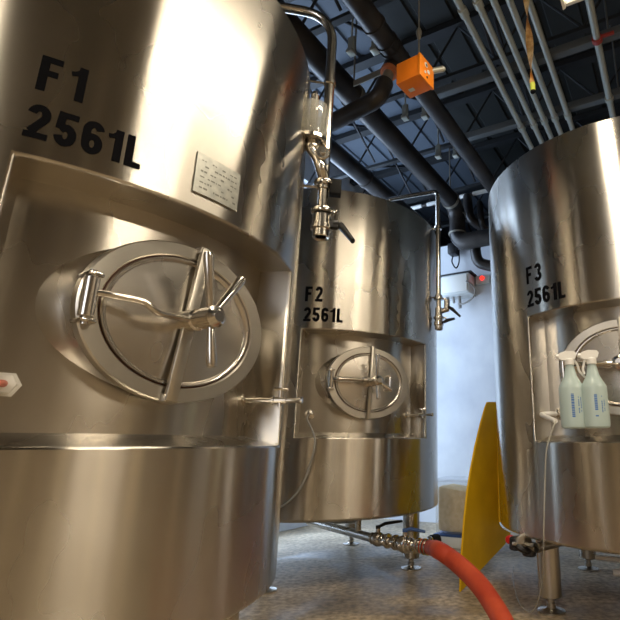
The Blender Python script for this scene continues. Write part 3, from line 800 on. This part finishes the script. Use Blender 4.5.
# ------------------------------------------------------------------ spray bottles on the third tank's manway
def spray_bottle(px_l, py_b, py_t, Y, label, flip):
    b0 = atY(px_l, py_b, Y); zt = atY(px_l, py_t, Y).z; H = zt - b0.z
    t = thing('spray_bottle', label, 'bottle', b0, R_(-10), 'spray bottles hanging on tank F3')
    s = H / .285; bm = new()
    add_lathe(bm, (0, 0, 0), (0, 0, 1), [(0, .003), (.040, 0), (.046, .005), (.0475, .02), (.0475, .145), (.046, .155), (.036, .172), (.024, .195), (.018, .222), (.0155, .238), (.0155, .246), (0, .246)], 32, s, s*.82, Vector((1, 0, 0)), Vector((0, 1, 0)))
    for v in bm.verts: v.co.z *= s
    obj('bottle_body', bm, M['bottle'], t)
    bm = new()
    add_lathe(bm, (0, 0, .238*s), (0, 0, 1), [(0, 0), (.0185*s, 0), (.0185*s, .02*s), (.014*s, .024*s), (0, .024*s)], 20)
    hd_ = [(-.040, .262), (-.036, .284), (-.012, .292), (.020, .290), (.028, .282), (.022, .262), (-.006, .256), (-.028, .256)]
    add_prism(bm, [Vector((x*s, -.011*s, z*s)) for x, z in hd_], Vector((0, .022*s, 0)))
    hd2 = obj('spray_head', bm, M['white'], t); hd2['label'] = 'white spray head'
    bm = new()
    add_lathe(bm, (-.036*s, 0, .272*s), (-1, 0, 0), [(0, 0), (.010*s, 0), (.010*s, .012*s), (.007*s, .014*s), (0, .014*s)], 6)
    obj('nozzle', bm, M['white'], hd2)
    bm = new()
    tr = [Vector((.018, 0, .258)), Vector((.030, 0, .236)), Vector((.034, 0, .215)), Vector((.048, 0, .196)), Vector((.060, 0, .186))] if not flip else [Vector((-.024, 0, .258)), Vector((-.030, 0, .236)), Vector((-.034, 0, .218)), Vector((-.030, 0, .2))]
    add_tube(bm, smooth_path([v*s for v in tr]), .0045*s, 8); obj('trigger', bm, M['white'], hd2)
    bm = new()                                                       # blue printing, read sideways up the bottle
    for col_, (az0, hgt, z0) in enumerate(((-100, .085, .04), (-70, .06, .055), (-58, .05, .06))):
        z = z0
        while z < z0 + hgt:
            lh = random.uniform(.004, .008); wdeg = (13, 5, 4)[col_]
            if random.random() < .85:
                q_ = []
                for aa, zz_ in ((0, 0), (wdeg, 0), (wdeg, lh*.7), (0, lh*.7)):
                    a = R_(az0 + aa); q_.append(bm.verts.new((.0479*s*math.cos(a), .0479*s*.82*math.sin(a), (z + zz_)*s)))
                bm.faces.new(q_)
            z += lh
    o = obj('printing', bm, M['blueprint'], t); o['label'] = 'blue printed writing'
    return t
spray_bottle(574.5, 428.5, 353, 2.03, 'spray bottle hung leftmost on the F3 manway, white head above milky body', False)
spray_bottle(597.5, 428, 352, 2.00, 'milky spray bottle on F3, right beside the other one', True)

# short rail on the third manway that carries the bottles
bm = new(); a = atY(570, 362.5, 2.06); c = atY(622, 364, 2.06)
add_tube(bm, fillet([a, c, c + Vector((.05, .10, 0))], .03), .006, 10)
add_cyl(bm, atY(589, 366, 2.08), atY(589, 384, 2.08), .018, 16, .003)
obj('handle_rail', bm, M['polish'], tank3, local=False)

# white elbow and thin clear hose of the third tank
pw = WM[tank3] @ (p3 + d3*.02); dw = (WM[tank3].to_3x3() @ d3)
bm = new(); e1 = atY(560, 417, pw.y - .04)
el = smooth_path([pw, pw + dw*.04, pw + dw*.075 + Vector((-.02, 0, -.006)), atY(555.5, 421, 2.26)])
add_tube(bm, el, .0115, 12)
o = obj('hose_elbow', bm, M['white'], tank3, local=False); o['label'] = 'white plastic elbow'
st = el[-1]
sh = [st, atY(551.5, 432, 2.235), atY(546.5, 450, 2.225), atY(545, 480, 2.22), atY(544, 520, 2.22), atY(543.5, 547, 2.25), atY(543, 575, 2.42), atY(537, 604, 2.60), atZ(529, 611.5, .006), atZ(519, 602, .006), atZ(513, 580, .006), atZ(513.5, 566, .006)]
bm = new(); add_tube(bm, smooth_path([Vector(s_) for s_ in sh]), .0032, 8)
solo('clear_tubing', bm, M['tube'], 'thin clear tube running down tank F3 and looping onto the floor', 'tube')

# drain fittings below the third tank
bm = new()
dz0 = Z_BOT - .02
r0 = atZ(516, 540, .33); r1 = atZ(536, 548, .33)
add_tube(bm, [r0 + Vector((.5, .25, 0)), r1, r0], .022, 14)
tri_clamp(bm, r0.lerp(r1, .4), (r1 - r0).normalized(), .034)
up0 = r0 + Vector((.5, .25, 0)); up1 = up0.copy(); up1.z = Z_BOT - .06
add_tube(bm, [up0, up1], .022, 14)
dp = obj('outlet_pipe', bm, M['leg'], tank3, local=False)
bm = new()
for (px, py0, py1, r) in ((515, 537, 550, .028), (529, 542, 556, .034)):
    p0 = atY(px, py0, r0.y - .06); p1_ = atY(px, py1, r0.y - .06); add_cyl(bm, p0, p1_, r, 16, .006)
add_tube(bm, smooth_path([atY(515, 544, r0.y-.08), atY(522, 549, r0.y-.1), atY(529, 551, r0.y-.08), atY(536, 545, r0.y-.05)]), .016, 10)
o = obj('drain_valve', bm, M['black'], dp, local=False); o['label'] = 'black drain valves'
bm = new(); p0 = atY(508.5, 540, r0.y - .03); add_cyl(bm, p0, p0 + Vector((.02, .03, 0)), .02, 16, .005)
o2 = obj('valve_knob', bm, M['red'], o, local=False); o2['label'] = 'red knob'
bm = new(); p0 = atY(597, 557.5, 3.05); p1_ = atY(640, 562, 2.75); add_tube(bm, [p0, p1_], .014, 12)
p0 = atY(614, 572.5, 2.85); p1_ = atY(650, 573.5, 2.75); add_tube(bm, [p0, p1_], .017, 12)
add_tube(bm, [atY(645, 562, 2.75), Vector((1.29, 2.92, Z_BOT-.04))], .014, 10); add_tube(bm, [atY(650, 573.5, 2.75), Vector((1.35, 2.95, Z_BOT-.04))], .017, 10)
o = obj('cooling_line', bm, M['white'], tank3, local=False); o['label'] = 'pale pipes under the tank'

# ------------------------------------------------------------------ overhead pipes
def line_on(b_, z, px, py): pass
def b_of(px, py, z):
    return toAB(atZ(px, py, z))
def overhead(pA, pB, z):
    "b coordinate of a line along the aisle through two picture points, at height z"
    return (b_of(*pA, z)[1] + b_of(*pB, z)[1]) / 2
ZA, ZB = 3.2, 3.32
bAr, bAl = overhead((431, 90), (495.5, 175.5), ZA), overhead((411.6, 96.5), (487.4, 188.4), ZA)
bBr, bBl = overhead((389.7, 121), (430, 164.5), ZB), overhead((365.5, 124), (425, 185.5), ZB)
bCr, bCl = overhead((340, 147), (391, 192), ZB), overhead((333, 161), (375, 195), ZB)
bA, rA = (bAr+bAl)/2, abs(bAr-bAl)*.5*.88
bB, rB = (bBr+bBl)/2, abs(bBr-bBl)*.5*.88
bC, rC = (bCr+bCl)/2, abs(bCr-bCl)*.5*.88
pa = thing('overhead_pipe', 'thick black iron overhead pipe running behind the orange box', 'pipe', AB(2, bA, ZA))
bm = new(); add_tube(bm, [AB(-1.5, bA, ZA), AB(8.9, bA, ZA)], rA, 28); obj('pipe', bm, M['iron'], pa, local=False)
for (px, py) in ((374, 25), (386, 42), (390, 49)):
    a = toAB(atZ(px, py, ZA))[0]; bm = new()
    add_lathe(bm, AB(a, bA, ZA), EA, [(rA-.002, -.012), (rA+.007, -.010), (rA+.007, .010), (rA-.002, .012)], 28); obj('coupling', bm, M['iron'], pa, local=False)
# tee, coupling, elbow and the branch that runs off to the left
ta = toAB(atZ(392, 60, ZA))[0]
tp = AB(ta, bA - .02, ZA)
dirn = (atY(383, 80, tp.y) - tp)
dpt = AB(ta, bA - .10, ZA)
j0 = AB(ta - .0, bA - .03, ZA); 
jj = atZ(385, 83, ZA - .22); jj2 = atZ(384, 108, ZA - .36)
bm = new(); add_tube(bm, [j0, j0.lerp(jj, .48)], .052, 20); obj('tee', bm, M['iron'], pa, local=False)
bm = new(); k0 = j0.lerp(jj, .48); k1 = j0.lerp(jj, .62); add_tube(bm, [k0, k1], .055, 20); o = obj('ring', bm, M['copper'], pa, local=False); o['label'] = 'orange coupling ring'
bm = new(); add_tube(bm, [k1, jj], .034, 18); add_tube(bm, [jj.lerp(k1, .2), jj.lerp(k1, -.1)], .045, 18); obj('union', bm, M['strap'], pa, local=False)
zbr = jj2.z
left_end = atZ(322, 128, zbr)
bm = new()
cnr = jj + (jj - j0).normalized()*.16; cnr.z = zbr
ledir = (left_end - cnr); 
add_tube(bm, fillet([jj, cnr, left_end, left_end + ledir.normalized()*1.0], [.13, .01], 10), .054, 22)
obj('branch_pipe', bm, M['iron'], pa, local=False)

pb = thing('overhead_pipe', 'black overhead pipe, middle one of three, ending in elbow at far wall', 'pipe', AB(2, bB, ZB))
zlow = 2.62
aB_end = toAB(atZ(452, 208, ZB))[0]
aB_end = min(aB_end, 4.84)
bm = new()
pz = atY(461, 243, AB(aB_end, bB).y); zlow = pz.z
e1 = AB(aB_end, bB, ZB); e2 = AB(aB_end, bB, zlow); e3 = AB(aB_end, bB + 1.2, zlow)
add_tube(bm, fillet([AB(-1.5, bB, ZB), e1, e2, e3], [.2, .14], 10), rB, 26)
obj('pipe', bm, M['iron'], pb, local=False)
for f in (.25, .75):
    bm = new(); q_ = e1.lerp(e2, f); add_lathe(bm, q_, (0, 0, 1), [(rB-.002, -.01), (rB+.008, -.008), (rB+.008, .008), (rB-.002, .01)], 26)
    obj('coupling', bm, M['strap'], pb, local=False)
pc = thing('overhead_pipe', 'black overhead pipe, leftmost, crossing above tank F2', 'pipe', AB(2, bC, ZB))
bm = new(); add_tube(bm, [AB(-1.5, bC, ZB), AB(8.9, bC, ZB)], rC, 24); obj('pipe', bm, M['iron'], pc, local=False)
bm = new(); a = toAB(atZ(362, 180, ZB))[0]; add_lathe(bm, AB(a, bC, ZB), EA, [(rC-.002, -.02), (rC+.01, -.016), (rC+.01, .016), (rC-.002, .02)], 24); obj('coupling', bm, M['iron'], pc, local=False)
# second small pipe elbow low at the far wall
bm = new(); g0 = atY(475, 246, 5.0); g1 = atY(477, 263, 5.0); g2 = atY(500, 268, 4.95)
add_tube(bm, fillet([g0, g1, g2], .09), .06, 20)
solo('wall_pipe', bm, M['iron'], 'short black pipe elbow low on the far wall beside tank F3', 'pipe')

# strap hangers round the pipes
def ring_hanger(a, b_, z, r, label, flat=.04):
    bm = new()
    add_lathe(bm, AB(a, b_, z), EA, [(r+.001, -flat/2), (r+.009, -flat/2), (r+.009, flat/2), (r+.001, flat/2), (r+.001, -flat/2)], 28)
    add_tube(bm, [AB(a, b_, z + r), AB(a, b_, ZC-.01)], .007, 8)
    return solo('pipe_hanger', bm, M['strap'], label, 'hanger', 'pipe hangers under the roof')
ring_hanger(toAB(atZ(344, 100, ZB))[0], bB, ZB, rB, 'pipe hanger ring near tank F1, on the middle black pipe')
ring_hanger(toAB(atZ(449, 200, ZB))[0], bB, ZB, rB, 'pale pipe hanger ring near the elbow at far wall')
bm = new(); p0 = atZ(354, 87, ZA-.1); p1_ = atZ(384, 74, ZA-.1)
dd = (p1_ - p0); add_prism(bm, [p0, p1_, p1_ + Vector((0, 0, .045)), p0 + Vector((0, 0, .045))], Vector((dd.y, -dd.x, 0)).normalized()*.008)
solo('flat_strap', bm, M['strap'], 'flat grey strap between the middle pipe and the elbow', 'strap')

# clusters of beam clamps left of the big pipe
cl = 'galvanised beam clamp pair left of the thick pipe, %s'
for (px, py, s_, wh) in ((363, 50, 1.0, 'nearest, above the orange ring'), (415, 116, .9, 'just below the orange box'), (447, 155, .9, 'farthest, beside tank F3')):
    p0 = atZ(px, py, 3.36); t = thing('beam_clamp', cl % wh, 'clamp', p0)
    for k in (-1, 1):
        c = p0 + EB*(.075*k) + EA*(.03*k)
        bm = new(); add_box(bm, c + Vector((0, 0, .05)), (.022, .05, .12), ROTB, .004)
        add_tube(bm, [c + Vector((0, 0, .1)), Vector((c.x, c.y, 3.64))], .006, 8)
        obj('strap', bm, M['conduit'], t, local=False)
        bm = new(); add_box(bm, c + Vector((0, 0, -.012)), (.06, .05, .028), ROTB, .006); obj('bolt_plate', bm, M['conduit'], t, local=False)

# ------------------------------------------------------------------ orange box on a rod
YB = 2.15
bc = atY(414, 77, YB)
ob = thing('junction_box', 'bright orange square box hung on a rod below the thick pipe', 'box', bc, R_(-32))
tl = Matrix.Rotation(R_(-14), 3, 'X')
bm = new(); add_box(bm, (0, 0, 0), (.135, .13, .125), None, .004); obj('box_body', bm, M['orange'], ob)
bm = new(); add_box(bm, (.0735, 0, 0), (.014, .136, .131), None, .003)
lid = obj('box_lid', bm, M['orange_lid'], ob)
bm = new()
for (y_, z_, r_) in ((-.01, .03, .014), (.012, .0, .012), (-.02, -.02, .008)): add_cyl(bm, (.080, y_, z_), (.0825, y_, z_), r_, 14)
o = obj('sticker', bm, M['white'], lid); o['label'] = 'white and black sticker'
bm = new(); add_cyl(bm, (.0805, -.008, .028), (.0832, -.008, .028), .008, 12); obj('sticker_mark', bm, M['black'], lid)
bm = new(); add_cyl(bm, (.0805, -.002, -.04), (.0832, -.002, -.04), .006, 12); obj('lid_screw', bm, M['black'], lid)
bm = new(); add_box(bm, (-.02, .01, -.0635), (.03, .022, .003)); o = obj('rating_label', bm, M['boxgrey'], ob); o['label'] = 'small grey label'
bm = new(); add_tube(bm, [(.03, .0, .06), (.03, 0, .26)], .0045, 8); add_lathe(bm, (.03, 0, .22), (0, 0, 1), [(0, 0), (.008, .005), (.016, .04), (.016, .055), (.008, .075), (0, .08)], 12)
add_tube(bm, [(.03, 0, .26), (.03, 0, ZC - bc.z)], .004, 8)
obj('hanging_rod', bm, M['strap'], ob)
bm = new(); add_tube(bm, [(.06, .06, .05), (.115, .10, .07)], .016, 12); add_sphere(bm, (.115, .10, .07), .0165)
o = obj('cable_gland', bm, M['conduit'], ob)

# ------------------------------------------------------------------ conduits
ZCO = 3.34
names = ['leftmost of the five side by side', 'second from left of the five', 'middle one of the five', 'fourth from left of the five', 'rightmost of the five, beside the fly ribbon']
cpts = [((457.4, 0), (531.5, 148)), ((476.5, 0), (541.6, 142)), ((492.5, 0), (552, 138)), ((509.7, 0), (560.5, 133.5)), ((530, 0), (571, 128))]
cjs = [[(462, 13), (521, 128)], [(477, 4), (532, 125)], [(543, 121)], [(554, 118)], [(566, 116)]]
for (p0, p1_), nm, cj in zip(cpts, names, cjs):
    b_ = overhead(p0, p1_, ZCO)
    t = thing('electrical_conduit', 'grey steel conduit under the dark roof, ' + nm, 'conduit', AB(2, b_, ZCO), 0, 'conduits in a row')
    bm = new(); add_tube(bm, [AB(-1.5, b_, ZCO), AB(8.9, b_, ZCO)], .0215, 14); obj('pipe', bm, M['conduit'], t, local=False)
    for (px, py) in cj:
        a = toAB(atZ(px, py, ZCO))[0]; bm = new(); add_lathe(bm, AB(a-.03, b_, ZCO), EA, [(.021, 0), (.029, .002), (.029, .058), (.021, .06)], 14); obj('coupling', bm, M['conduit'], t, local=False)
bR = overhead((589.5, 0), (612.8, 117.6), ZCO)
t = thing('electrical_conduit', 'single grey conduit at right with red painted clamp', 'conduit', AB(2, bR, ZCO))
bm = new(); add_tube(bm, [AB(-1.5, bR, ZCO), AB(8.9, bR, ZCO)], .023, 14); obj('pipe', bm, M['conduit'], t, local=False)
a = toAB(atZ(595.5, 40, ZCO))[0]; bm = new(); add_lathe(bm, AB(a-.02, bR, ZCO), EA, [(.022, 0), (.033, .002), (.033, .038), (.022, .04)], 14); add_box(bm, AB(a, bR+.06, ZCO+.01), (.02, .09, .02), ROTB, .003)
o = obj('clamp', bm, mat('red_paint', (.35, .04, .03), .5), t, local=False); o['label'] = 'red clamp'
a = toAB(atZ(608, 99, ZCO))[0]; bm = new(); add_lathe(bm, AB(a-.02, bR, ZCO), EA, [(.022, 0), (.033, .002), (.033, .038), (.022, .04)], 14); obj('clamp', bm, M['conduit'], t, local=False)
# struts that carry them
for (p0, p1_, lb) in (((440, 92), (620, 33), 'nearer grey steel strut crossing above the five conduits'), ((469, 136), (620, 94), 'farther grey steel strut crossing above the conduits, just over tank F3')):
    zs_ = ZCO + .06
    a = (toAB(atZ(*p0, zs_))[0] + toAB(atZ(*p1_, zs_))[0]) / 2
    bm = new(); rbox(bm, a-.03, a+.03, bA - .05, B1, ZCO+.032, ZCO+.092, .004)
    for b_ in (-.1, 1.2, 2.6): add_tube(bm, [AB(a, b_, ZCO+.08), AB(a, b_, ZC-.03)], .007, 8)
    solo('strut_channel', bm, M['strut'], lb, 'strut')

# ------------------------------------------------------------------ fly ribbon
b5 = overhead(*cpts[4], ZCO); r_ = ray(532.5, 84); yb = r_.y * b5 / r_.dot(EB)
f1 = atY(532.5, 84, yb); f0 = f1.copy(); f0.z = ZCO - .02
fx = f1.x
t = thing('fly_ribbon', 'orange brown sticky fly ribbon hanging from the conduits', 'fly ribbon', (f1.x, f1.y, f1.z - .05))
bm = new(); n = 60; prevv = None
ztop = ZCO - .0205
for i in range(n + 1):
    f = i / n; z = f1.z + (ztop - f1.z) * f; a = f * 5.2 + .5
    wv = Vector((math.cos(a), math.sin(a), 0)) * .021
    cur = []
    for th in (-.0006, .0006):
        off = Vector((-math.sin(a), math.cos(a), 0)) * th
        cur += [bm.verts.new(Vector((f1.x, f1.y, z)) - wv + off), bm.verts.new(Vector((f1.x, f1.y, z)) + wv + off)]
    if prevv:
        for (k, l_) in ((0, 1), (3, 2), (1, 3), (2, 0)): bm.faces.new((prevv[k], prevv[l_], cur[l_], cur[k]))
    prevv = cur
obj('ribbon', bm, M['ribbon'], t, local=False)
bm = new(); add_cyl(bm, (f1.x, f1.y, f1.z + .005), (f1.x, f1.y, f1.z - .045), .014, 16, .001); car = obj('cartridge', bm, M['lime'], t, local=False)
bm = new(); add_cyl(bm, (f1.x, f1.y, f1.z - .044), (f1.x, f1.y, f1.z - .055), .0145, 16, .001); obj('end_cap', bm, M['rubber'], car, local=False)

# ------------------------------------------------------------------ things on the far wall
def on_far(px, py, inset=0.0):
    r = ray(px, py); o_ = Vector((0, 0, EYE)); k = (A1 - inset) / r.dot(EA); return o_ + r * k
p0, p1_ = on_far(441, 296, .22), on_far(468.5, 272, .22)
cb = p0.lerp(p1_, .5); wb_ = abs(toAB(p1_)[1] - toAB(p0)[1]); hb_ = p1_.z - p0.z
t = thing('control_box', 'white control box with cable loop on the far wall beside tank F2', 'control box', cb + EA*.11, AZ_A)
bm = new(); add_box(bm, (0, 0, 0), (.216, wb_, hb_), None, .012); obj('box_body', bm, M['boxgrey'], t)
bm = new(); add_box(bm, (-.115, 0, .0), (.014, wb_-.04, hb_-.04), None, .005); obj('box_door', bm, M['fixture'], t)
bm = new(); add_box(bm, (.0, 0, hb_/2 + .012), (.20, wb_+.05, .022), None, .004); o = obj('top_flange', bm, M['joist'], t); o['label'] = 'dark top plate'
bm = new(); q0 = on_far(466, 281, .24)
add_tube(bm, smooth_path([q0, on_far(471, 284, .2), on_far(475, 290, .16), on_far(473, 297, .16), on_far(465, 303, .16), on_far(458, 304, .16)]), .010, 10)
o = obj('cable_loop', bm, M['wire'], t, local=False)
bm = new()
for (px, w_) in ((447, .05), (453, .03), (459, .04)): add_tube(bm, [on_far(px, 296, .12), on_far(px + 1, 308 if px != 453 else 303, .12)], w_*.5, 10)
o = obj('cable_glands', bm, M['wire'], t, local=False)
t = thing('wall_sensor', 'black bracketed sensor on the far wall above the control box', 'sensor', on_far(453, 255, .1), AZ_A)
bm = new(); c = on_far(453, 250, .1); add_box(bm, c, (.14, .09, .13), ROTB, .015); add_tube(bm, [c, on_far(452, 244, .0)], .02, 10)
obj('sensor_body', bm, M['black'], t, local=False)
bm = new(); add_tube(bm, smooth_path([on_far(453, 256, .1), on_far(452, 262, .12), on_far(456, 268, .12), on_far(459, 262, .08), on_far(459, 250, .03)]), .008, 8)
obj('sensor_cable', bm, M['rubber'], t, local=False)
p0 = on_far(483, 280, .03)
t = thing('alarm_box', 'small pale wall box with red lamp beside tank F3', 'alarm', p0, AZ_A)
bm = new(); add_box(bm, (0, 0, 0), (.05, .16, .10), None, .008); obj('box_body', bm, M['boxgrey'], t)
bm = new(); p1_ = on_far(482, 278, .06); add_sphere(bm, p1_, .026); o = obj('lamp', bm, M['led'], t, local=False); o['label'] = 'glowing red lamp'
# white pipe segments up at the far wall
p0 = on_far(411, 206.5, .12); p1_ = on_far(490, 192, .12)
t = thing('insulated_pipe', 'thin pipe with white sleeves near the far wall roof line', 'pipe', p0.lerp(p1_, .5))
zz_ = (p0.z + p1_.z) / 2; b0_, b1_ = toAB(p0)[1], toAB(p1_)[1]
bm = new(); add_tube(bm, [AB(A1-.12, B0, zz_), AB(A1-.12, b1_ + 1, zz_)], .02, 12); obj('pipe', bm, M['iron'], t, local=False)
for (q0, q1) in ((411, 422), (427, 437), (459, 469), (473, 488)):
    u0_, u1_ = toAB(on_far(q0, 200, .12))[1], toAB(on_far(q1, 200, .12))[1]
    bm = new(); add_cyl(bm, AB(A1-.12, u0_, zz_), AB(A1-.12, u1_, zz_), .025, 14, .004); o = obj('sleeve', bm, M['fixture'], t, local=False)
# dark pipework bundle under the roof near the far wall
for k, (px, py, r, z_) in enumerate(((468, 215, .05, 3.05), (480, 222, .035, 2.95))):
    p0 = on_far(px, py, .25 + .1*k); bm = new()
    add_tube(bm, fillet([AB(A1-.02, toAB(p0)[1]-.1, p0.z+.25), AB(A1-.25-.1*k, toAB(p0)[1], p0.z+.25), AB(A1-.25-.1*k, toAB(p0)[1]+.02, p0.z-.05), AB(A1-.02, toAB(p0)[1]+.12, p0.z-.12)], .08), r, 16)
    solo('wall_pipe', bm, M['iron'], ('thicker' if k == 0 else 'thinner') + ' dark bent pipe high on far wall between tanks F2 and F3', 'pipe')

# ------------------------------------------------------------------ lamps
def strip_lamp(a0, a1, b_, z, label, power, half=.15):
    c = AB((a0+a1)/2, b_, z); Ln = a1 - a0
    t = thing('strip_lamp', label, 'lamp', c, AZ_A, 'strip lamps over the aisle')
    bm = new()
    prof = [(-half, 0), (-half, .012), (-.06, .09), (.06, .09), (half, .012), (half, 0), (half-.012, .004), (.05, .078), (-.05, .078), (-half+.012, .004)]
    add_prism(bm, [Vector((-Ln/2, y_, z_)) for y_, z_ in prof], (Ln, 0, 0))
    hous = obj('housing', bm, M['fixture'], t)
    for s in (-1, 1):
        bm = new(); add_box(bm, (s*(Ln/2-.01), 0, .045), (.02, half*1.6, .07), None, .004); obj('end_plate', bm, M['fixture'], hous)
    for s in (-1, 1):
        bm = new(); add_cyl(bm, (-Ln/2+.04, s*.07, .03), (Ln/2-.04, s*.07, .03), .019, 14); obj('tube', bm, M['tube_light'], t)
    for s in (-.7, .7):
        bm = new(); add_tube(bm, [(s*Ln/2, 0, .085), (s*Ln/2, 0, ZC - z - .01)], .004, 6); obj('hanging_wire', bm, M['rod'], t)
    ld = bpy.data.lights.new('strip_light', 'AREA'); ld.shape = 'RECTANGLE'; ld.size = Ln - .1; ld.size_y = half*1.7
    ld.energy = power; ld.color = (1.0, 0.86, 0.66)
    lo = bpy.data.objects.new('strip_light', ld); COL.objects.link(lo); lo.parent = t; lo.location = (0, 0, -.005)
    return t
pe = atZ(582, 3, 2.85); ae, be = toAB(pe)
strip_lamp(ae - 1.5, ae, be, 2.85, 'white strip lamp hanging over the aisle, its end at top right', 25, .09)
strip_lamp(-3.3, -1.8, .1, 2.95, 'added fill strip lamp, unseen, behind the photographer', 75)  # unseen lamp, added to brighten the floor without a reflection in the tanks
strip_lamp(.2, 1.7, 2.5, 2.95, 'added fill strip lamp, unseen, over the right hand bay', 60)  # unseen lamp, added as fill light from the right

# daylight through the windows
def day(name, loc, direction, sx, sy, power, col):
    ld = bpy.data.lights.new(name, 'AREA'); ld.shape = 'RECTANGLE'; ld.size = sx; ld.size_y = sy; ld.energy = power; ld.color = col
    o = bpy.data.objects.new(name, ld); COL.objects.link(o); o.location = loc
    o.rotation_euler = Vector(direction).to_track_quat('-Z', 'Y').to_euler(); return o
day('daylight_left', AB(3.5, B0-.25, 2.0), EB, 2.3, 3.3, 140, (0.56, 0.74, 1.0))
day('daylight_near', AB(A0-.25, .3, 1.95), EA, 2.9, 2.0, 35, (1.0, 0.9, 0.75))
W = bpy.data.worlds.new('sky'); S.world = W; W.use_nodes = True
W.node_tree.nodes['Background'].inputs[0].default_value = (0.55, 0.7, 1.0, 1); W.node_tree.nodes['Background'].inputs[1].default_value = 1.2

# ------------------------------------------------------------------ camera
cd = bpy.data.cameras.new('camera'); cam = bpy.data.objects.new('camera', cd); COL.objects.link(cam)
cam.location = (0, 0, EYE); cam.rotation_euler = (R_(90) + PITCH, 0, 0)
cd.sensor_width = 36; cd.lens = F_PX / 620 * 36; cd.shift_x = -(CX - 310) / 620; cd.clip_start = .02
S.camera = cam
S.view_settings.view_transform = 'Standard'; S.view_settings.look = 'None'; S.view_settings.gamma = 1; S.view_settings.use_curve_mapping = False
S.view_settings.exposure = 0.3
S.cycles.use_denoising = True
S.cycles.max_bounces = 10; S.cycles.glossy_bounces = 6; S.cycles.sample_clamp_indirect = 6
